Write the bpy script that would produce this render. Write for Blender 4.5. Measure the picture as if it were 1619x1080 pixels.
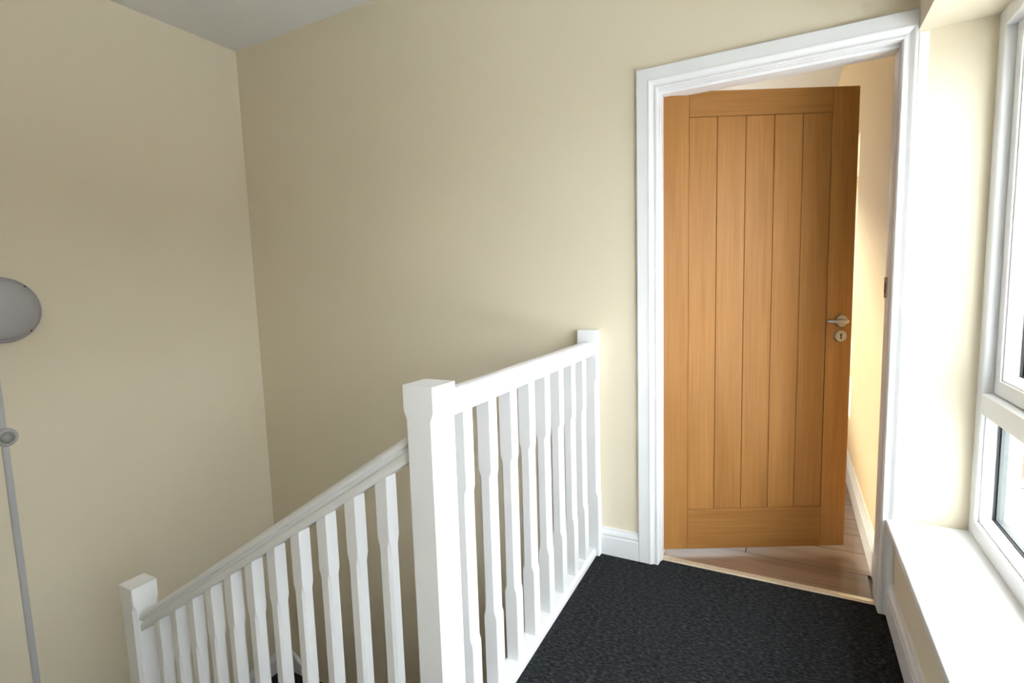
import bpy, bmesh, math, random
from mathutils import Vector, Matrix

for o in list(bpy.data.objects):
    bpy.data.objects.remove(o, do_unlink=True)
scene = bpy.context.scene
col = scene.collection
R = math.radians
random.seed(7)

# ------------------------------------------------------------------ camera
cam_d = bpy.data.cameras.new('camera')
cam_d.sensor_fit = 'HORIZONTAL'
cam_d.sensor_width = 36.0
cam_d.lens = 18.4223
cam_d.clip_start = 0.05
cam_d.clip_end = 300
cam = bpy.data.objects.new('camera', cam_d)
col.objects.link(cam)
yaw, pit, rol = R(28.1238), R(-5.9689), R(-1.7659)
fwd = Vector((-math.sin(yaw) * math.cos(pit), math.cos(yaw) * math.cos(pit), math.sin(pit)))
rgt = Vector((math.cos(yaw), math.sin(yaw), 0))
upv = rgt.cross(fwd)
r2 = rgt * math.cos(rol) + upv * math.sin(rol)
u2 = -rgt * math.sin(rol) + upv * math.cos(rol)
m = Matrix((r2, u2, -fwd)).transposed().to_4x4()
m.translation = Vector((0.4887, -2.2159, 1.2295))
cam.matrix_world = m
scene.camera = cam

# ------------------------------------------------------------------ sky, sun, exposure
world = bpy.data.worlds.new('sky')
scene.world = world
world.use_nodes = True
wn = world.node_tree.nodes
bg = wn['Background']
bg.inputs['Color'].default_value = (0.93, 0.955, 1.0, 1)
bg.inputs['Strength'].default_value = 6.0

sun_d = bpy.data.lights.new('sun', 'SUN')
sun_d.energy = 4.0
sun_d.angle = R(8)
sun_d.color = (1.0, 0.86, 0.66)
sun = bpy.data.objects.new('sun', sun_d)
col.objects.link(sun)
SUN_DIR = Vector((0.42, -0.91, -0.29))          # direction the light travels
sun.rotation_euler = SUN_DIR.to_track_quat('-Z', 'Y').to_euler()
sun.location = (-5, 12, 6)

vs = scene.view_settings
vs.view_transform = 'Standard'
vs.look = 'None'
vs.exposure = 1.0
vs.gamma = 1.0
vs.use_curve_mapping = False

# ------------------------------------------------------------------ key dimensions
W = 0.7934            # clear width between the architraves
HO = 1.995            # head height of the architrave
CW = 0.0847           # architrave width
XS = 0.8343           # landing side wall under the window
XL = -2.556           # stairwell wall
H = 2.716             # ceiling
XW = 1.0352           # room face of window frame
ZS = 0.3614           # sill top
ZT = 2.0137           # window soffit
WT = 0.13             # door wall thickness
XR = 0.822            # far room's right wall
HR = 2.95             # far room ceiling
XO = 1.16             # outside face
YB = -3.3             # wall behind the camera
YS = -2.45            # wall beside stairs
YW = -2.6             # near end of landing window
BX, BS = -0.2711 - 0.03, -0.0297     # landing balustrade centre line: x = BX + BS*y

# ------------------------------------------------------------------ materials
def mat(name, color, rough=0.5, metal=0.0, spec=0.5, noise=None, bump=None, coat=0.0):
    """noise=(scale, amount, (sx,sy,sz)) tints the colour; bump=(scale, strength, distance)"""
    mm = bpy.data.materials.new(name)
    mm.use_nodes = True
    nt = mm.node_tree
    b = nt.nodes['Principled BSDF']
    b.inputs['Base Color'].default_value = (*color, 1)
    b.inputs['Roughness'].default_value = rough
    b.inputs['Metallic'].default_value = metal
    b.inputs['Specular IOR Level'].default_value = spec
    b.inputs['Coat Weight'].default_value = coat
    tc = nt.nodes.new('ShaderNodeTexCoord')
    if noise:
        sc, am, st = noise
        mp = nt.nodes.new('ShaderNodeMapping')
        mp.inputs['Scale'].default_value = st
        nt.links.new(tc.outputs['Object'], mp.inputs['Vector'])
        n = nt.nodes.new('ShaderNodeTexNoise')
        n.inputs['Scale'].default_value = sc
        n.inputs['Detail'].default_value = 5
        nt.links.new(mp.outputs['Vector'], n.inputs['Vector'])
        rp = nt.nodes.new('ShaderNodeValToRGB')
        rp.color_ramp.elements[0].position = 0.3
        rp.color_ramp.elements[1].position = 0.7
        rp.color_ramp.elements[0].color = (*[c * (1 - am) for c in color], 1)
        rp.color_ramp.elements[1].color = (*[min(1, c * (1 + am)) for c in color], 1)
        nt.links.new(n.outputs['Fac'], rp.inputs['Fac'])
        nt.links.new(rp.outputs['Color'], b.inputs['Base Color'])
    if bump:
        sc, st, di = bump
        n2 = nt.nodes.new('ShaderNodeTexNoise')
        n2.inputs['Scale'].default_value = sc
        n2.inputs['Detail'].default_value = 4
        nt.links.new(tc.outputs['Object'], n2.inputs['Vector'])
        bp = nt.nodes.new('ShaderNodeBump')
        bp.inputs['Strength'].default_value = st
        bp.inputs['Distance'].default_value = di
        nt.links.new(n2.outputs['Fac'], bp.inputs['Height'])
        nt.links.new(bp.outputs['Normal'], b.inputs['Normal'])
    return mm

def wood(name, light, dark, axis, rough=0.45, scale=1.0, contrast=1.0):
    """fine grain running along axis (object space, per-object random offset)"""
    mm = bpy.data.materials.new(name)
    mm.use_nodes = True
    nt = mm.node_tree
    b = nt.nodes['Principled BSDF']
    b.inputs['Roughness'].default_value = rough
    tc = nt.nodes.new('ShaderNodeTexCoord')
    oi = nt.nodes.new('ShaderNodeObjectInfo')
    ad = nt.nodes.new('ShaderNodeVectorMath'); ad.operation = 'ADD'
    sc = nt.nodes.new('ShaderNodeVectorMath'); sc.operation = 'SCALE'
    sc.inputs[0].default_value = (7.3, 5.1, 9.7)
    nt.links.new(oi.outputs['Random'], sc.inputs['Scale'])
    nt.links.new(tc.outputs['Object'], ad.inputs[0])
    nt.links.new(sc.outputs['Vector'], ad.inputs[1])
    fine = [140.0 * scale] * 3; fine[axis] = 3.0 * scale
    broad = [14.0 * scale] * 3; broad[axis] = 0.9 * scale
    outs = []
    for st, det in ((fine, 6), (broad, 4)):
        mp = nt.nodes.new('ShaderNodeMapping')
        mp.inputs['Scale'].default_value = st
        nt.links.new(ad.outputs['Vector'], mp.inputs['Vector'])
        n = nt.nodes.new('ShaderNodeTexNoise')
        n.inputs['Scale'].default_value = 1.0
        n.inputs['Detail'].default_value = det
        n.inputs['Distortion'].default_value = 0.4
        nt.links.new(mp.outputs['Vector'], n.inputs['Vector'])
        outs.append(n.outputs['Fac'])
    mx = nt.nodes.new('ShaderNodeMix'); mx.data_type = 'FLOAT'
    mx.inputs['Factor'].default_value = 0.5
    nt.links.new(outs[0], mx.inputs['A']); nt.links.new(outs[1], mx.inputs['B'])
    rp = nt.nodes.new('ShaderNodeValToRGB')
    rp.color_ramp.elements[0].position = 0.5 - 0.17 / contrast
    rp.color_ramp.elements[1].position = 0.5 + 0.17 / contrast
    rp.color_ramp.elements[0].color = (*dark, 1)
    b.inputs['Specular IOR Level'].default_value = 0.2
    rp.color_ramp.elements[1].color = (*light, 1)
    nt.links.new(mx.outputs['Result'], rp.inputs['Fac'])
    hv = nt.nodes.new('ShaderNodeHueSaturation')
    mr = nt.nodes.new('ShaderNodeMapRange')
    mr.inputs['To Min'].default_value = 0.93; mr.inputs['To Max'].default_value = 1.07
    nt.links.new(oi.outputs['Random'], mr.inputs['Value'])
    nt.links.new(mr.outputs['Result'], hv.inputs['Value'])
    nt.links.new(rp.outputs['Color'], hv.inputs['Color'])
    nt.links.new(hv.outputs['Color'], b.inputs['Base Color'])
    bp = nt.nodes.new('ShaderNodeBump')
    bp.inputs['Strength'].default_value = 0.15
    bp.inputs['Distance'].default_value = 0.001
    nt.links.new(outs[0], bp.inputs['Height'])
    nt.links.new(bp.outputs['Normal'], b.inputs['Normal'])
    return mm

def carpet_mat():
    mm = bpy.data.materials.new('carpet')
    mm.use_nodes = True
    nt = mm.node_tree
    b = nt.nodes['Principled BSDF']
    b.inputs['Roughness'].default_value = 1.0
    b.inputs['Specular IOR Level'].default_value = 0.05
    tc = nt.nodes.new('ShaderNodeTexCoord')
    mp = nt.nodes.new('ShaderNodeMapping')
    mp.inputs['Scale'].default_value = (1.0, 2.2, 1.0)
    nt.links.new(tc.outputs['Object'], mp.inputs['Vector'])
    n = nt.nodes.new('ShaderNodeTexNoise')
    n.inputs['Scale'].default_value = 60
    n.inputs['Detail'].default_value = 4
    n.inputs['Roughness'].default_value = 0.7
    nt.links.new(mp.outputs['Vector'], n.inputs['Vector'])
    rp = nt.nodes.new('ShaderNodeValToRGB')
    cr = rp.color_ramp
    cr.elements[0].position = 0.33; cr.elements[0].color = (0.008, 0.0085, 0.0095, 1)
    cr.elements[1].position = 0.75; cr.elements[1].color = (0.085, 0.09, 0.096, 1)
    e = cr.elements.new(0.52); e.color = (0.026, 0.028, 0.031, 1)
    nt.links.new(n.outputs['Fac'], rp.inputs['Fac'])
    nt.links.new(rp.outputs['Color'], b.inputs['Base Color'])
    v = nt.nodes.new('ShaderNodeTexVoronoi')
    v.inputs['Scale'].default_value = 260
    nt.links.new(tc.outputs['Object'], v.inputs['Vector'])
    bp = nt.nodes.new('ShaderNodeBump')
    bp.inputs['Strength'].default_value = 0.8
    bp.inputs['Distance'].default_value = 0.004
    nt.links.new(v.outputs['Distance'], bp.inputs['Height'])
    nt.links.new(bp.outputs['Normal'], b.inputs['Normal'])
    return mm

def glass_mat():
    mm = bpy.data.materials.new('window_glass')
    mm.use_nodes = True
    nt = mm.node_tree
    nt.nodes.remove(nt.nodes['Principled BSDF'])
    tr = nt.nodes.new('ShaderNodeBsdfTransparent')
    tr.inputs['Color'].default_value = (0.95, 0.98, 0.97, 1)
    gl = nt.nodes.new('ShaderNodeBsdfGlossy')
    gl.inputs['Roughness'].default_value = 0.02
    fr = nt.nodes.new('ShaderNodeFresnel')
    # same reflectance on both faces of the pane (no total internal reflection in the thin slab)
    ge = nt.nodes.new('ShaderNodeNewGeometry')
    mr = nt.nodes.new('ShaderNodeMapRange')
    mr.inputs['To Min'].default_value = 1.25
    mr.inputs['To Max'].default_value = 0.8
    nt.links.new(ge.outputs['Backfacing'], mr.inputs['Value'])
    nt.links.new(mr.outputs['Result'], fr.inputs['IOR'])
    mx = nt.nodes.new('ShaderNodeMixShader')
    nt.links.new(fr.outputs['Fac'], mx.inputs['Fac'])
    nt.links.new(tr.outputs['BSDF'], mx.inputs[1])
    nt.links.new(gl.outputs['BSDF'], mx.inputs[2])
    nt.links.new(mx.outputs['Shader'], nt.nodes['Material Output'].inputs['Surface'])
    return mm

M = {}
M['cream'] = mat('cream_emulsion', (0.80, 0.715, 0.56), 0.75, spec=0.25, noise=(0.9, 0.015, (1, 1, 1)), bump=(260, 0.12, 0.0012))
M['room'] = mat('room_emulsion', (0.84, 0.67, 0.43), 0.8, spec=0.2, bump=(260, 0.1, 0.001))
M['ceil'] = mat('ceiling_emulsion', (0.78, 0.77, 0.75), 0.85, spec=0.2, bump=(200, 0.1, 0.001))
M['white'] = mat('white_gloss_paint', (0.84, 0.84, 0.86), 0.32, noise=(6, 0.012, (1, 1, 1)), bump=(35, 0.05, 0.001))
M['upvc'] = mat('white_upvc', (0.84, 0.85, 0.87), 0.28, noise=(3, 0.01, (1, 1, 1)))
M['sill'] = mat('white_sill_paint', (0.86, 0.86, 0.87), 0.3, noise=(4, 0.015, (1, 1, 1)))
M['gasket'] = mat('black_rubber', (0.012, 0.011, 0.016), 0.6, noise=(40, 0.2, (1, 1, 1)))
M['carpet'] = carpet_mat()
M['oak_v'] = wood('oak_upright', (0.40, 0.193, 0.058), (0.30, 0.130, 0.034), 2)
M['oak_h'] = wood('oak_level', (0.40, 0.193, 0.058), (0.30, 0.130, 0.034), 0)
M['oak_dark'] = mat('oak_core', (0.30, 0.14, 0.045), 0.6, noise=(30, 0.15, (1, 1, 8)))
M['lam'] = wood('laminate_oak', (0.28, 0.178, 0.115), (0.165, 0.098, 0.062), 0, 0.35, 0.7)
M['nickel'] = mat('satin_nickel', (0.40, 0.38, 0.35), 0.4, metal=1.0, noise=(60, 0.05, (1, 1, 1)))
M['dark'] = mat('keyhole_black', (0.01, 0.01, 0.01), 0.7, noise=(60, 0.2, (1, 1, 1)))
M['brass'] = mat('pale_brass', (0.80, 0.72, 0.58), 0.42, metal=0.55, noise=(80, 0.06, (1, 1, 1)))
M['lampgrey'] = mat('opal_diffuser', (0.42, 0.415, 0.43), 0.4, noise=(5, 0.03, (1, 1, 1)))
M['lamprim'] = mat('lamp_rim', (0.34, 0.325, 0.34), 0.45, noise=(5, 0.03, (1, 1, 1)))
M['conduit'] = mat('conduit_plastic', (0.52, 0.52, 0.54), 0.45, noise=(8, 0.03, (1, 1, 1)))
M['lens'] = mat('sensor_lens', (0.30, 0.315, 0.30), 0.4, noise=(50, 0.08, (1, 1, 1)))
M['glass'] = glass_mat()
M['spacer'] = mat('pane_spacer', (0.075, 0.085, 0.085), 0.5, noise=(30, 0.1, (1, 1, 1)))
M['brick'] = mat('outside_brick', (0.24, 0.13, 0.10), 0.9, noise=(9, 0.25, (1, 1, 3)))
M['render'] = mat('outside_render', (0.55, 0.57, 0.56), 0.9, noise=(4, 0.06, (1, 1, 1)))
M['slate'] = mat('outside_slate', (0.16, 0.17, 0.19), 0.8, noise=(6, 0.2, (1, 1, 1)))
M['tarmac'] = mat('outside_paving', (0.58, 0.57, 0.55), 0.95, noise=(2, 0.15, (1, 1, 1)))
M['roofing'] = mat('outside_white_roofing', (0.80, 0.80, 0.80), 0.8, noise=(2, 0.04, (1, 1, 1)))

# ------------------------------------------------------------------ helpers
def link(name, bm, material, parent=None, loc=None, smooth=False):
    bmesh.ops.recalc_face_normals(bm, faces=bm.faces)
    me = bpy.data.meshes.new(name)
    bm.to_mesh(me)
    bm.free()
    if material is not None:
        me.materials.append(M[material] if isinstance(material, str) else material)
    if smooth:
        for p in me.polygons:
            p.use_smooth = True
        try:
            me.set_sharp_from_angle(angle=R(35))
        except Exception:
            pass
    o = bpy.data.objects.new(name, me)
    col.objects.link(o)
    if parent is not None:
        o.parent = parent
    if loc is not None:
        o.location = loc
    return o

def empty(name, loc=(0, 0, 0), rz=0.0):
    o = bpy.data.objects.new(name, None)
    o.empty_display_size = 0.1
    col.objects.link(o)
    o.location = loc
    o.rotation_euler = (0, 0, rz)
    return o

def tag(o, label, cat, group=None, kind=None):
    o['label'] = label
    o['category'] = cat
    if group:
        o['group'] = group
    if kind:
        o['kind'] = kind
    return o

def struct(o, label, cat):
    return tag(o, label, cat, kind='structure')

def add_box(bm, x0, x1, y0, y1, z0, z1, bev=0.0, mtx=None, seg=1):
    v = [bm.verts.new((x, y, z)) for x in (x0, x1) for y in (y0, y1) for z in (z0, z1)]
    idx = ((0, 1, 3, 2), (4, 6, 7, 5), (0, 4, 5, 1), (2, 3, 7, 6), (0, 2, 6, 4), (1, 5, 7, 3))
    fs = [bm.faces.new([v[i] for i in f]) for f in idx]
    geom = v
    if bev > 0:
        es = list({e for f in fs for e in f.edges})
        res = bmesh.ops.bevel(bm, geom=es, offset=bev, segments=seg, affect='EDGES', profile=0.5)
        geom = list({vv for f in res['faces'] for vv in f.verts} | {vv for vv in v if vv.is_valid})
    if mtx is not None:
        bmesh.ops.transform(bm, matrix=mtx, verts=[g for g in geom if g.is_valid])
    return bm

def box(name, x0, x1, y0, y1, z0, z1, material, parent=None, bev=0.0, seg=1):
    """box whose origin sits at the middle of its base"""
    cx, cy = (x0 + x1) / 2, (y0 + y1) / 2
    bm = bmesh.new()
    add_box(bm, x0 - cx, x1 - cx, y0 - cy, y1 - cy, 0, z1 - z0, bev, seg=seg)
    return link(name, bm, material, parent, (cx, cy, z0))

def boxes(name, lst, material, parent=None):
    bm = bmesh.new()
    for b in lst:
        add_box(bm, *b)
    return link(name, bm, material, parent)

def loft(bm, rings, closed=True, caps=True):
    vr = [[bm.verts.new(p) for p in r] for r in rings]
    n = len(vr[0])
    for a, b in zip(vr[:-1], vr[1:]):
        for i in range(n if closed else n - 1):
            j = (i + 1) % n
            bm.faces.new((a[i], a[j], b[j], b[i]))
    if caps:
        bm.faces.new(list(reversed(vr[0])))
        bm.faces.new(vr[-1])
    return bm

def extrude_profile(name, prof, A, B, side, material, parent=None, smooth=False, up=Vector((0, 0, 1)), cutA=None, cutB=None):
    """sweep prof [(s, t)] from A to B: s along side vector, t along up."""
    A, B, side = Vector(A), Vector(B), Vector(side)
    bm = bmesh.new()
    ra = [A + side * s + up * t for s, t in prof]
    rb = [B + side * s + up * t for s, t in prof]
    loft(bm, [ra, rb])
    return link(name, bm, material, parent, smooth=smooth)

def post(bm, half, z0, z1, ch, c0, c1, tr, half_y=None, cx=0, cy=0, top_slope=0.0, bot_slope=0.0, eb=0.0015):
    """square post with stop-chamfered corners between c0 and c1 (transition tr); slopes shear the ends along x"""
    hy = half if half_y is None else half_y
    def ring(z, c, slope=0.0):
        pts = [(-half + c, -hy), (half - c, -hy), (half, -hy + c), (half, hy - c),
               (half - c, hy), (-half + c, hy), (-half, hy - c), (-half, -hy + c)]
        return [(cx + x, cy + y, z + slope * x) for x, y in pts]
    rings = [ring(z0, eb, bot_slope), ring(c0 - tr, eb), ring(c0 - tr * 0.35, eb + (ch - eb) * 0.62), ring(c0, ch),
             ring(c1, ch), ring(c1 + tr * 0.35, eb + (ch - eb) * 0.62), ring(c1 + tr, eb), ring(z1, eb, top_slope)]
    loft(bm, rings)
    return bm

def lathe(bm, prof, seg=40, mtx=None):
    """prof [(r, h)] around z; closed ends where r == 0"""
    rings = []
    for r, h in prof:
        if r < 1e-6:
            rings.append([bm.verts.new((0, 0, h))])
        else:
            rings.append([bm.verts.new((r * math.cos(2 * math.pi * i / seg), r * math.sin(2 * math.pi * i / seg), h)) for i in range(seg)])
    for a, b in zip(rings[:-1], rings[1:]):
        for i in range(seg):
            j = (i + 1) % seg
            if len(a) == 1 and len(b) == 1:
                continue
            if len(a) == 1:
                bm.faces.new((a[0], b[j], b[i]))
            elif len(b) == 1:
                bm.faces.new((a[i], a[j], b[0]))
            else:
                bm.faces.new((a[i], a[j], b[j], b[i]))
    if mtx is not None:
        bmesh.ops.transform(bm, matrix=mtx, verts=[v for r in rings for v in r])
    return bm

# ------------------------------------------------------------------ floors
fl = boxes('floor', [(-0.27, XS, YB, 0.045, -0.02, 0.0)], 'carpet')
struct(fl, 'charcoal flecked loop carpet of the landing', 'floor')

w = boxes('floor_lower', [(XL, XO, YB, 0, -3.0, -2.9)], 'carpet')
struct(w, 'dark carpet of the hall at the foot of the stairs', 'floor')

# laminate floor of the room behind the door, planks one by one
room_floor = boxes('floor_room', [(-1.6, XR, 0.09, 4.2, -0.03, -0.012)], 'lam')
struct(room_floor, 'grey brown oak laminate floor of the room behind the door', 'floor')
pw, y, row = 0.19, 0.078, 0
while y < 4.2:
    y1 = min(y + pw, 4.2)
    x = -1.6 - (row * 0.47 % 1.2)
    while x < XR:
        xa, xb = max(x, -1.6), min(x + 1.2, XR)
        lo = -1.6 if y > WT - 0.01 else -0.02
        xa = max(xa, lo)
        if y < WT:
            xb = min(xb, W)
        if xb - xa > 0.02:
            box('plank', xa + 0.0012, xb - 0.0012, y + 0.0012, y1 - 0.0012, -0.012, -0.002, 'lam', room_floor, 0.0012)
        x += 1.2
    y, row = y1, row + 1

# ------------------------------------------------------------------ walls
LIN = 0.022
wall_back = boxes('wall_back', [
    (XL - 0.15, -LIN, 0, WT, -3.0, HR),
    (-LIN, W + LIN, 0, WT, HO + LIN, HR),
    (W + LIN, XO, 0, WT, -3.0, HR),
    (-LIN, W + LIN, 0.0, WT, -3.0, -0.03)], 'cream')
struct(wall_back, 'cream painted wall holding the oak door', 'wall')
wall_left = boxes('wall_left', [(XL - 0.15, XL, YS - 0.1, 0, -3.0, H)], 'cream')
struct(wall_left, 'cream stairwell wall carrying the round bulkhead light', 'wall')
wall_stair = boxes('wall_stair', [(XL, -0.27, YS - 0.1, YS, -3.0, H), (-0.37, -0.27, YB, YS - 0.1, -3.0, H)], 'cream')
struct(wall_stair, 'cream wall along the near side of the stairs', 'wall')
wall_front = boxes('wall_front', [(-0.37, XO, YB - 0.1, YB, -3.0, H)], 'cream')
struct(wall_front, 'cream wall behind the viewer across the landing', 'wall')
wall_right = boxes('wall_right', [
    (XS, XO, YB, 0, -3.0, ZS - 0.024),
    (XS, XO, YB, 0, ZT, H),
    (XS, XO, YB, YW, ZS - 0.024, ZT)], 'cream')
struct(wall_right, 'cream wall under and over the wide landing window', 'wall')
ceiling = boxes('ceiling', [(XL - 0.15, XO, YB - 0.1, 0, H, H + 0.12)], 'ceil')
struct(ceiling, 'off white ceiling over landing and stairwell', 'ceiling')

# far room shell
Y2a, Y2b = 1.52, 3.2           # its right window
X3a, X3b = -1.45, 0.1          # its far window
Z3a, Z3b = 1.10, 2.55
w = boxes('wall_room_right', [
    (XR, XO, WT, Y2a, -0.03, HR), (XR, XO, Y2b, 4.4, -0.03, HR),
    (XR, XO, Y2a, Y2b, -0.03, ZS), (XR, XO, Y2a, Y2b, 2.06, HR)], 'room')
struct(w, 'warm cream right hand wall seen past the open door', 'wall')
w = boxes('wall_room_left', [(-1.8, -1.6, WT, 4.4, -0.03, HR)], 'room')
struct(w, 'cream wall on the hidden left side of the far room', 'wall')
w = boxes('wall_room_far', [
    (-1.6, X3a, 4.2, 4.4, -0.03, HR), (X3b, XR, 4.2, 4.4, -0.03, HR),
    (X3a, X3b, 4.2, 4.4, -0.03, Z3a), (X3a, X3b, 4.2, 4.4, Z3b, HR)], 'room')
struct(w, 'cream end wall of the room behind the door', 'wall')
w = boxes('ceiling_room', [(-1.8, XO, WT, 4.4, HR, HR + 0.1)], 'ceil')
struct(w, 'pale ceiling of the room above the open door', 'ceiling')

# ------------------------------------------------------------------ windows
def window(name, label, X, sgn, Y0, Y1, z0, z1, mull, zt=None, sill=None):
    """frame whose room face is at X and which goes outwards along sgn*x; Y0 < Y1"""
    root = empty(name, (X, Y1, z0))
    struct(root, label, 'window')
    def rel(n, x0, x1, y0, y1, za, zb, mt, par=root, bev=0.003):
        xa, xb = sorted((X + sgn * x0, X + sgn * x1))
        o = box(n, xa, xb, y0, y1, za, zb, mt, par, bev)
        base = root.location if par is root else Vector((0, 0, 0))
        o.location = Vector(o.location) - Vector(root.location)
        if par is not root:
            o.location = o.location - Vector(par.location)
        return o
    fw, dp = 0.055, 0.07
    rel('frame_jamb', 0, dp, Y1 - fw, Y1, z0, z1, 'upvc')
    rel('frame_jamb', 0, dp, Y0, Y0 + fw, z0, z1, 'upvc')
    rel('frame_head', 0, dp, Y0 + fw, Y1 - fw, z1 - fw, z1, 'upvc')
    rel('frame_bottom', 0, dp, Y0 + fw, Y1 - fw, z0, z0 + fw, 'upvc')
    cuts = [Y1 - fw] + sorted(mull, reverse=True) + [Y0 + fw]
    for ym in mull:
        rel('mullion', 0, dp, ym - 0.035, ym + 0.035, z0 + fw, z1 - fw, 'upvc')
    for k in range(len(cuts) - 1):
        ya = cuts[k] - (0.035 if k > 0 else 0)
        yb = cuts[k + 1] + (0.035 if k < len(cuts) - 2 else 0)
        zlow = z0 + fw
        if zt is not None:
            rel('transom', 0, dp, yb, ya, zt - 0.034, zt + 0.034, 'upvc')
            # fixed lower light: glazing bead, gasket, glass
            bead(rel, root, X, sgn, yb, ya, zlow, zt - 0.034, 0.012, 0.040)
            zlow = zt + 0.034
        # opening sash
        s0, sd, sw = 0.028, 0.075, 0.045
        gp = 0.003
        gk = rel('gasket', s0 + 0.004, s0 + 0.012, yb, ya, zlow, z1 - fw, 'gasket')
        cut_centre(gk, 0.006)
        sash = rel('sash', s0, s0 + sd, yb + gp, ya - gp, zlow + gp, z1 - fw - gp, 'upvc')
        cut_centre(sash, sw)
        bead(rel, root, X, sgn, yb + gp + sw, ya - gp - sw, zlow + gp + sw, z1 - fw - gp - sw, s0 + 0.006, s0 + 0.04)
        if k == 0 or True:
            hn = rel('sash_handle', s0 - 0.022, s0 - 0.001, yb + 0.018, yb + 0.036, (zlow + z1) / 2 - 0.06, (zlow + z1) / 2 + 0.06, 'upvc', bev=0.006)
    return root

def cut_centre(o, wdt):
    """turn a box into a rectangular ring frame of member width wdt (opening along x)"""
    me = o.data
    xs = [v.co.x for v in me.vertices]; ys = [v.co.y for v in me.vertices]; zs = [v.co.z for v in me.vertices]
    x0, x1, y0, y1, z0, z1 = min(xs), max(xs), min(ys), max(ys), min(zs), max(zs)
    bm = bmesh.new()
    ring(bm, x0, x1, y0, y1, z0, z1, wdt, wdt)
    bmesh.ops.recalc_face_normals(bm, faces=bm.faces)
    me.clear_geometry()
    bm.to_mesh(me)
    bm.free()

def ring(bm, x0, x1, y0, y1, z0, z1, w0, w1):
    """rectangular ring; member width w0 at x0 and w1 at x1"""
    def rect(x, d):
        return [(x, y0 + d, z0 + d), (x, y1 - d, z0 + d), (x, y1 - d, z1 - d), (x, y0 + d, z1 - d)]
    rs = [rect(x0, 0), rect(x1, 0), rect(x1, w1), rect(x0, w0)]
    vr = [[bm.verts.new(p) for p in r] for r in rs]
    for a, b in zip(vr, vr[1:] + vr[:1]):
        for i in range(4):
            j = (i + 1) % 4
            bm.faces.new((a[i], a[j], b[j], b[i]))

def bead(rel, root, X, sgn, yb, ya, za, zb, xr, xg):
    """glazing bead sloping back to the glass, black gasket, double pane"""
    cy = (ya + yb) / 2
    bm = bmesh.new()
    x0, x1 = (xr, xg) if sgn > 0 else (-xg, -xr)
    w0, w1 = (0.006, 0.020) if sgn > 0 else (0.020, 0.006)
    ring(bm, x0, x1, yb - cy, ya - cy, 0, zb - za, w0, w1)
    link('glazing_bead', bm, 'upvc', root, (X - root.location.x, cy - root.location.y, za - root.location.z))
    gk = rel('gasket', xg, xg + 0.004, yb, ya, za, zb, 'gasket')
    cut_centre(gk, 0.0235)
    sp = rel('spacer', xg + 0.0085, xg + 0.028, yb, ya, za, zb, 'spacer')
    cut_centre(sp, 0.0225)
    gl = rel('pane', xg + 0.004, xg + 0.008, yb + 0.004, ya - 0.004, za + 0.004, zb - 0.004, 'glass', bev=0)
    gl['label'] = 'clear window glass'

w1 = window('window_1', 'wide white plastic framed window lighting the landing', XW, 1, YW, 0.0, ZS, ZT, [-0.78, -1.65], zt=0.81)
sl = box('window_sill', XS - 0.03, XW + 0.01, YW - 0.02, -0.002, ZS - 0.024, ZS, 'sill', w1, 0.004, 2)
sl.location = Vector(sl.location) - Vector(w1.location)
sl['label'] = 'deep white painted window board'
w2 = window('window_2', 'white framed window of the far room, a sliver beside the door edge', 1.03, 1, Y2a, Y2b, ZS, 2.06, [2.4], zt=0.81)
w3 = window('window_3', 'white framed window in the end wall of the far room', 0.0, 1, 0.0, X3b - X3a, Z3a, Z3b, [])
w3.location = (X3a, 4.26, Z3a)          # turned to face along y
w3.rotation_euler = (0, 0, R(90))

# white painted strip of the window recess beside the architrave
st = box('trim_3', XS + 0.004, XS + 0.030, -0.003, 0.0, ZS, ZT - 0.005, 'white')
struct(st, 'narrow white painted strip beside architrave in window recess', 'trim')

# ------------------------------------------------------------------ door casing, lining
CP = [(0, 0), (0, .010), (.003, .0125), (.009, .0125), (.011, .0105), (.014, .0105), (.019, .012), (.026, .0165),
      (.031, .0195), (.036, .0200), (.0375, .0175), (.041, .0180), (.0807, .0180), (.0847, .0150), (.0847, 0)]
RW = XS - W
def cas_left():
    bm = bmesh.new()
    loft(bm, [[(-o, -h, 0) for o, h in CP], [(-o, -h, HO + o) for o, h in CP]])
    return bm
def cas_right():
    p = [(o, h) for o, h in CP if o < RW - 0.002] + [(RW - .0005, .018), (RW - .0005, 0)]
    bm = bmesh.new()
    loft(bm, [[(W + o, -h, 0) for o, h in p], [(W + o, -h, HO + o) for o, h in p]])
    return bm
def cas_head():
    bm = bmesh.new()
    loft(bm, [[(-o, -h, HO + o) for o, h in CP], [(W + min(o, RW - .0005), -h, HO + o) for o, h in CP]])
    return bm
casing = empty('trim_1', (W / 2, 0, 0))
struct(casing, 'white moulded architrave around the oak door', 'door trim')
for f in (cas_left, cas_right, cas_head):
    o = link('architrave', f(), 'white', casing)
    o.location = (-W / 2, 0, 0)

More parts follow.
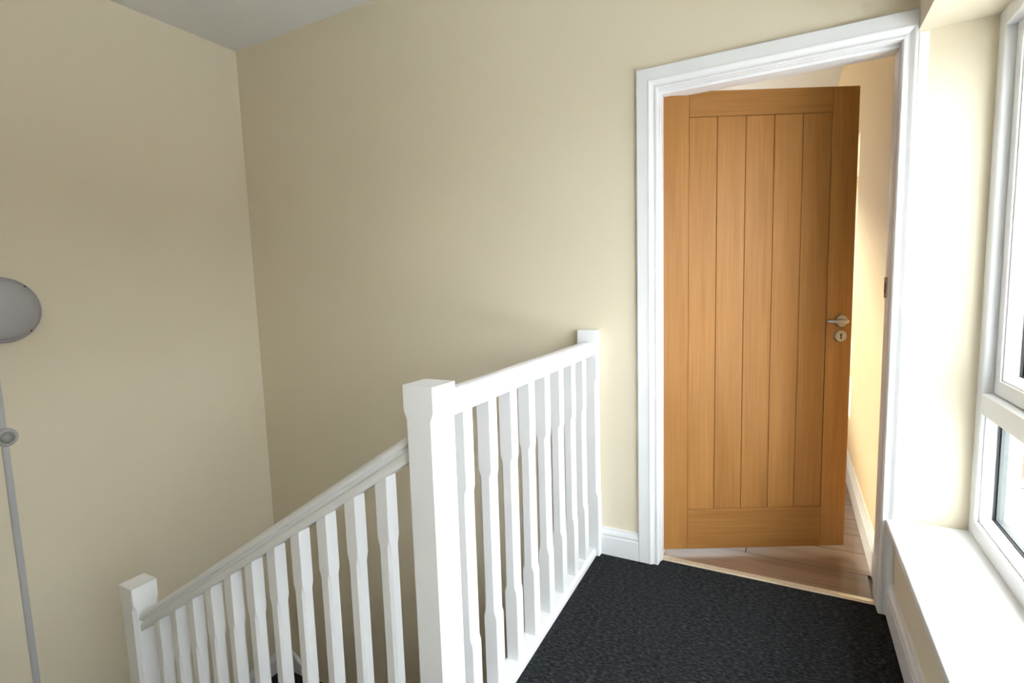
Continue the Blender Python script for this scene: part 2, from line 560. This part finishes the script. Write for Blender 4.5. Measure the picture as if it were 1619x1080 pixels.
lining = empty('trim_2', (W / 2, WT, 0))
struct(lining, 'white painted door lining with stops inside the architrave', 'door trim')
def lpart(n, *a, mt='white', bev=0.0015):
    o = box(n, *a, mt, lining, bev)
    o.location = Vector(o.location) - Vector(lining.location)
    return o
lpart('jamb', -LIN, 0.0015, 0.001, WT + 0.002, -0.01, HO + 0.0)
lpart('jamb', W - 0.0015, W + LIN, 0.001, WT + 0.002, -0.01, HO + 0.0)
lpart('lining_head', -LIN, W + LIN, 0.001, WT + 0.002, HO - 0.002, HO + LIN)
lpart('stop', 0.0015, 0.008, 0.028, 0.068, 0.0, HO - 0.002)
lpart('stop', W - 0.0035, W - 0.0015, 0.028, 0.068, 0.0, HO - 0.002)
lpart('stop', 0.008, W - 0.0035, 0.028, 0.068, HO - 0.0125, HO - 0.002)
sk = lpart('strike_plate', W - 0.006, W - 0.0015, 0.078, 0.126, 1.148, 1.222, mt='nickel', bev=0.001)
sk['label'] = 'metal strike plate'
k2 = lpart('latch_hole', W - 0.0066, W - 0.0058, 0.090, 0.108, 1.166, 1.204, mt='dark', bev=0.0)

# ------------------------------------------------------------------ oak door (open into the far room)
LW, LH, LT, LZ = 0.812, 1.981, 0.044, 0.027
door = empty('door_1', (0.000, 0.083, LZ), math.atan2(0.456 - 0.085, 0.722 - 0.004))
struct(door, 'oak boarded cottage door standing ajar in white frame', 'door')
U1, U2 = 0.110, 0.703
ZB, ZTp = 0.184, 1.879
def dpart(n, u0, u1, z0, z1, mt, t0=0.0, t1=LT, bev=0.0015):
    return box(n, u0, u1, t0, t1, z0, z1, mt, door, bev)
dpart('stile', 0, U1, 0, LH, 'oak_v')
dpart('stile', U2, LW, 0, LH, 'oak_v')
dpart('top_rail', U1 + .0004, U2 - .0004, ZTp, LH, 'oak_h')
dpart('bottom_rail', U1 + .0004, U2 - .0004, 0, ZB, 'oak_h', -0.0012)
dpart('core', U1, U2, ZB, ZTp, 'oak_dark', 0.012, LT - 0.012, 0)
bw = (U2 - U1) / 5
for i in range(5):
    for t0, t1 in ((0.0025, 0.012), (LT - 0.012, LT - 0.0025)):
        dpart('board', U1 + i * bw + 0.0007, U1 + (i + 1) * bw - 0.0007, ZB + .0006, ZTp - .0006, 'oak_v', t0, t1, 0.0018)

# lever handle, keyhole plate, hinges
def frontdisc(n, u, z, prof, mt, par=None, seg=40):
    bm = bmesh.new()
    lathe(bm, prof, seg, Matrix.Rotation(R(90), 4, 'X'))     # axis towards -y (room side)
    return link(n, bm, mt, door if par is None else par, (u, 0.0, z), smooth=True)
hu, hz = 0.764, 1.040 - LZ
rose = frontdisc('handle_rose', hu, hz, [(0, 0), (.026, 0), (.026, .006), (.0235, .009), (0.0, .009)], 'nickel')
rose['label'] = 'satin nickel round rose'
def lever():
    bm = bmesh.new()
    path = [(0, -.008, 0, .0095), (0, -.03, 0, .0095), (-.001, -.042, .0, .0105), (-.010, -.050, .001, .0105), (-.025, -.053, .002, .0095),
            (-.050, -.052, .003, .0088), (-.070, -.048, .003, .0082), (-.080, -.043, .003, .0075), (-.082, -.041, .003, .004)]
    pts = [Vector(p[:3]) for p in path]
    rings = []
    for i, p in enumerate(pts):
        t = (pts[min(i + 1, len(pts) - 1)] - pts[max(i - 1, 0)]).normalized()
        a = t.cross(Vector((0, 0, 1))).normalized(); b = a.cross(t)
        r = path[i][3]
        rings.append([p + a * r * math.cos(k * math.pi / 6) + b * r * math.sin(k * math.pi / 6) for k in range(12)])
    loft(bm, rings)
    return bm
lv = link('lever', lever(), 'nickel', rose, (0, 0, 0), smooth=True)
lv['label'] = 'curved satin nickel lever pointing to the hinges'
esc = frontdisc('keyhole_plate', hu - 0.002, 0.975 - LZ, [(0, 0), (.026, 0), (.026, .006), (.0235, .009), (0.0, .009)], 'nickel')
esc['label'] = 'satin nickel round keyhole plate'
bm = bmesh.new()
add_box(bm, -.0025, .0025, -.0098, -.0088, -.013, .004)
lathe(bm, [(0, .0088), (.0045, .0088), (.0045, .0098), (0, .0098)], 16, Matrix.Translation((0, 0, .006)) @ Matrix.Rotation(R(90), 4, 'X'))
link('keyhole', bm, 'dark', esc)
for z in (0.22, 1.0, 1.74):
    bm = bmesh.new()
    lathe(bm, [(0, 0), (.0055, 0), (.0055, .1), (0, .1)], 12)
    h = link('hinge', bm, 'nickel', door, (-0.005, LT + 0.003, z), smooth=True)

# threshold strip
th = empty('threshold_strip', (W / 2, 0.06, 0))
tag(th, 'pale brass threshold strip between carpet and laminate', 'threshold strip')
extrude_profile('strip', [(-.020, 0), (.020, 0), (.020, .001), (.012, .004), (.006, .0046), (-.006, .0046), (-.012, .004), (-.020, .001)],
                (-W / 2 + .001, 0, 0), (W / 2 - .001, 0, 0), (0, 1, 0), 'brass', th, smooth=True)
extrude_profile('ridge', [(-.003, .0040), (.003, .0040), (.003, .0062), (-.003, .0062)],
                (-W / 2 + .001, -0.010, 0), (W / 2 - .001, -0.010, 0), (0, 1, 0), 'brass', th)

# ------------------------------------------------------------------ skirtings
SP = [(0, 0), (.018, 0), (.018, .085), (.0165, .0865), (.010, .0872), (.010, .0935), (.0155, .0942), (.0165, .098), (.0145, .106), (.0105, .113), (.009, .118), (.008, .125), (0, .125)]
def skirting(name, label, A, B, side, zh=1.0):
    o = extrude_profile(name, [(s, t * zh) for s, t in SP], A, B, side, 'white')
    return struct(o, label, 'skirting board')
skirting('baseboard_back', 'short white skirting between balustrade and architrave', (-0.256, 0, 0), (-CW, 0, 0), (0, -1, 0))
skirting('baseboard_right', 'white skirting under the window along the carpet', (XS, -0.021, 0), (XS, YB, 0), (-1, 0, 0))
skirting('baseboard_room', 'white skirting of the far room right wall', (XR, WT + 0.003, -0.002), (XR, 4.2, -0.002), (-1, 0, 0), 1.2)
skirting('baseboard_left', 'white skirting low on the stairwell wall', (XL, -0.92, -1.33), (XL, 0, -1.33), (1, 0, 0), 1.05)

# ------------------------------------------------------------------ handrail sections
HP = [(-.027, 0), (.027, 0), (.0285, .003), (.0285, .020), (.026, .024), (.0205, .027), (.0185, .033), (.0215, .036), (.0290, .039), (.0305, .044),
      (.0295, .050), (.025, .056), (.015, .0605), (0, .062), (-.015, .0605), (-.025, .056), (-.0295, .050), (-.0305, .044), (-.0290, .039),
      (-.0215, .036), (-.0185, .033), (-.0205, .027), (-.026, .024), (-.0285, .020), (-.0285, .003)]
BP = [(-.030, 0), (.030, 0), (.030, .020), (.027, .022), (.027, .026), (.024, .030), (.0225, .036), (-.0225, .036), (-.024, .030), (-.027, .026), (-.027, .022), (-.030, .020)]

# landing balustrade ------------------------------------------------
YN = -1.2756                        # near face of the newel
NC = Vector((BX + BS * (YN + .045), YN + .045, 0))
lb = empty('landing_balustrade', NC)
tag(lb, 'white balustrade along the landing carpet up to the door wall', 'balustrade')
def at(y, z):
    return Vector((BX + BS * y, y, z)) - NC
nx = Vector((1, -BS, 0)).normalized()
bm = bmesh.new()
post(bm, .045, -.30, 1.009, .0115, .22, .928, .022, eb=.003)
o = link('newel_post', bm, 'white', lb)
bm = bmesh.new()
post(bm, .045, 0, 1.030, .0115, .30, .80, .022, half_y=.0225, eb=.003)
o = link('half_newel', bm, 'white', lb, at(-.0235, 0))
extrude_profile('handrail', HP, at(YN + .091, .919), at(-.0475, .919), nx, 'white', lb, smooth=True)
extrude_profile('base_rail', BP, at(YN + .091, .0), at(-.0475, .0), nx, 'white', lb)
extrude_profile('apron', [(-.024, -.30), (.020, -.30), (.020, -.001), (-.024, -.001)], at(YN + .091, 0), at(-.002, 0), nx, 'white', lb)
bal_mesh = None
bm = bmesh.new()
post(bm, .0215, .034, .921, .0085, .285, .690, .020)
for k in range(8):
    yk = -1.115 + .0215 + .1352 * k
    if bal_mesh is None:
        o = link('baluster', bm, 'white', lb, at(yk, 0)); bal_mesh = o.data
    else:
        o = bpy.data.objects.new('baluster', bal_mesh); col.objects.link(o); o.parent = lb; o.location = at(yk, 0)

# stair balustrade --------------------------------------------------
SL = 0.6285                         # pitch
YC = YN + .045
XN1 = NC.x - .045                   # near newel's face
X2 = -1.684                         # lower newel centre
sb = empty('stair_balustrade', (X2, YC, -1.068))
tag(sb, 'white pitched balustrade going down beside the stairs to the lower newel', 'balustrade')
O2 = Vector((X2, YC, -1.068))
def zr(x):                          # underside of the pitched handrail
    return 0.798 + SL * (x - (-0.345))
bm = bmesh.new()
post(bm, .045, 0, .158 + 1.068, .0115, .30, 1.226 - .085, .022, eb=.003)
link('newel_post', bm, 'white', sb, Vector((X2, YC, -1.068)) - O2)
xa, xb = XN1 - .0005, X2 + .0455
upn = Vector((0, 0, 1.13))
extrude_profile('handrail', HP, Vector((xa, YC, zr(xa))) - O2, Vector((xb, YC, zr(xb))) - O2, (0, -1, 0), 'white', sb, smooth=True, up=upn)
zs_ = lambda x: zr(x) - .86          # top of the string capping
extrude_profile('string_capping', BP, Vector((xa, YC, zs_(xa) - .036)) - O2, Vector((xb, YC, zs_(xb) - .036)) - O2, (0, -1, 0), 'white', sb)
extrude_profile('outer_string', [(-.016, -.28), (.016, -.28), (.016, -.001), (-.016, -.001)], Vector((xa, YC, zs_(xa) - .037)) - O2,
                Vector((xb, YC, zs_(xb) - .037)) - O2, (0, -1, 0), 'white', sb)
bmesh_shared = None
for k in range(11):
    xk = -.397 - .0205 - .1123 * k
    if bmesh_shared is None:
        bm = bmesh.new()
        post(bm, .0195, -.865, .004, .0075, -.58, -.155 - .020, .022, top_slope=SL, bot_slope=SL)
        o = link('baluster', bm, 'white', sb); bmesh_shared = o.data
    else:
        o = bpy.data.objects.new('baluster', bmesh_shared); col.objects.link(o); o.parent = sb
    o.location = Vector((xk, YC, zr(xk))) - O2

# staircase ---------------------------------------------------------
sc = empty('staircase', (-1.0, -1.85, -1.068))
tag(sc, 'charcoal carpeted staircase dropping away left of the landing', 'staircase')
def sbox(n, *a, mt='carpet', bev=0.004):
    o = box(n, *a, mt, sc, bev)
    o.location = Vector(o.location) - Vector(sc.location)
    return o
G, RS = 0.284, 0.178
for k in range(5):
    zt_ = -RS * (k + 1)
    xr = -.272 - G * k
    sbox('tread', xr - G - .02 if k < 4 else xr - G - .02, xr - 0.001, YS + .002, YN - .001, zt_ - .03, zt_)
    sbox('riser', xr - .015, xr, YS + .002, YN - .001, zt_ , zt_ + RS - .031 if k else -.021)
sbox('riser', -.272 - G * 5 - .015, -.272 - G * 5, YS + .002, YN - .001, -1.068, -.89 - .031)
sbox('quarter_landing', XL + .002, -1.731, YS + .002, YC + .043, -1.12, -1.068)
sbox('tread', XL + .020, -1.70, YC + .045, -.925, -1.23, -1.199)
sbox('half_landing', XL + .002, -2.02, -.92, -.002, -1.38, -1.332)
for k in range(5):
    xr = -2.02 + G * k
    zt_ = -1.332 - RS * (k + 1)
    sbox('tread', xr, xr + G + .02, -.92, -.030, zt_ - .03, zt_)
    sbox('riser', xr, xr + .015, -.92, -.030, zt_, zt_ + RS - .031)
extrude_profile('wall_string', [(0.0, -.20), (.022, -.20), (.022, .04), (.016, .05), (0, .05)], Vector((XL + .02, -.001, -1.205)) - Vector(sc.location),
                Vector((-.55, -.001, -1.205 - 2.0 * .55)) - Vector(sc.location), (0, -1, 0), 'white', sc)
# ------------------------------------------------------------------ things on the stairwell wall
WX = Matrix.Rotation(R(90), 4, 'Y')            # lathe axis to +x
bl = empty('bulkhead_light', (XL, -1.252, 1.196))
tag(bl, 'round grey opal bulkhead light on the stairwell wall', 'wall light')
bm = bmesh.new(); lathe(bm, [(0, 0), (.138, 0), (.143, .004), (.143, .030), (.139, .036), (.130, .038), (0, .038)], 64, WX)
link('rim', bm, 'lamprim', bl, smooth=True)
bm = bmesh.new(); lathe(bm, [(.131, .034), (.130, .042), (.118, .056), (.095, .066), (.06, .072), (0, .074)], 64, WX)
link('diffuser', bm, 'lampgrey', bl, smooth=True)
for a in (48, 132, -46, -134):
    bm = bmesh.new(); lathe(bm, [(0, .036), (.0035, .036), (.0035, .0395), (0, .0395)], 12, WX)
    link('screw', bm, 'dark', bl, (0.0, .1355 * math.cos(R(a)), .1355 * math.sin(R(a))))
cd = empty('cable_conduit', (XL, -1.287, -1.068))
tag(cd, 'pale grey plastic cable conduit running down from the round light', 'conduit')
CPF = [(-.0125, 0), (.0125, 0), (.0125, .006), (.011, .010), (.007, .0135), (0, .015), (-.007, .0135), (-.011, .010), (-.0125, .006)]
for z0, z1 in ((0.02, .638 - .040 + 1.068), (.638 + .040 + 1.068, 1.196 - .142 + 1.068)):
    bm = bmesh.new()
    loft(bm, [[(t, s, z0) for s, t in CPF], [(t, s, z1) for s, t in CPF]])
    link('trunking', bm, 'conduit', cd, smooth=True)
ps = empty('motion_sensor', (XL, -1.279, .638))
tag(ps, 'small round white sensor with grey lens on the conduit', 'sensor')
bm = bmesh.new(); lathe(bm, [(0, 0), (.040, 0), (.040, .010), (.037, .015), (.029, .019), (.027, .0175), (0, .0175)], 40, WX)
link('housing', bm, 'conduit', ps, smooth=True)
bm = bmesh.new(); lathe(bm, [(.0265, .0175), (.0255, .022), (.019, .028), (.010, .031), (0, .032)], 32, WX)
link('lens', bm, 'lens', ps, smooth=True)

# ------------------------------------------------------------------ outside
gr = boxes('ground', [(-40, 60, -40, 80, -3.6, -3.4)], 'tarmac')
struct(gr, 'pale paving outside far below the window', 'ground')
def house(name, label, x0, x1, y0, y1, ze, zr_, mt):
    h = empty(name, ((x0 + x1) / 2, (y0 + y1) / 2, -3.4))
    tag(h, label, 'house', 'houses outside the window')
    off = Vector(h.location)
    def hb(n, *a, mt2='upvc', par=h, bev=0.0):
        o = box(n, *a, mt2, par, bev)
        o.location = Vector(o.location) - off
        return o
    hb('brick_wall', x0, x1, y0, y1, -3.4, ze, mt2=mt)
    bm = bmesh.new()
    ym = (y0 + y1) / 2
    loft(bm, [[(x, y0 - .3, ze - .1), (x, y1 + .3, ze - .1), (x, ym, zr_)] for x in (x0 - .2, x1 + .2)])
    r_ = link('roof', bm, 'slate', h); r_.location = -off
    # windows on the faces turned to the landing window
    n = max(2, int((x1 - x0) / 2.6))
    for i in range(n):
        xc = x0 + (i + .5) * (x1 - x0) / n
        for zc in (-1.9, .9):
            hb('window', xc - .6, xc + .6, y0 - .05, y0 + .05, zc - .65, zc + .65, mt2='upvc')
            hb('window_pane', xc - .5, xc + .5, y0 - .06, y0 - .05, zc - .55, zc + .55, mt2='gasket')
    n = max(2, int((y1 - y0) / 2.8))
    for i in range(n):
        yc = y0 + (i + .5) * (y1 - y0) / n
        for zc in (-1.9, .9):
            hb('window', x0 - .05, x0 + .05, yc - .6, yc + .6, zc - .65, zc + .65, mt2='upvc')
            hb('window_pane', x0 - .06, x0 - .05, yc - .5, yc + .5, zc - .55, zc + .55, mt2='gasket')
    hb('chimney', x0 + 1.0, x0 + 1.7, ym - .4, ym + .4, zr_ - .8, zr_ + .9, mt2=mt)
    return h
house('brick_house', 'red brick house seen beyond the lower window pane', 1.9, 10.0, 6.0, 13.0, 1.7, 3.6, 'brick')
house('brick_house', 'brick house across the yard from the landing window', 14.5, 22.0, -9.0, 8.0, 1.4, 3.4, 'brick')


fr_ = empty('flat_roof', (5.2, -3.0, -3.4))
tag(fr_, 'white flat roof lying in the sun just below the landing window', 'roof')
for n_, a_ in (('building_wall', (1.25, 9.0, -12.0, 4.4, -3.4, -1.12)), ('roof_deck', (1.18, 9.1, -12.1, 4.5, -1.12, -1.0))):
    o = box(n_, *a_, 'render' if n_ == 'building_wall' else 'roofing', fr_)
    o.location = Vector(o.location) - Vector(fr_.location)
for a_ in ((1.18, 9.1, 4.38, 4.5, -1.0, -.9), (8.98, 9.1, -12.1, 4.38, -1.0, -.9)):
    o = box('kerb', *a_, 'roofing', fr_, 0.01)
    o.location = Vector(o.location) - Vector(fr_.location)
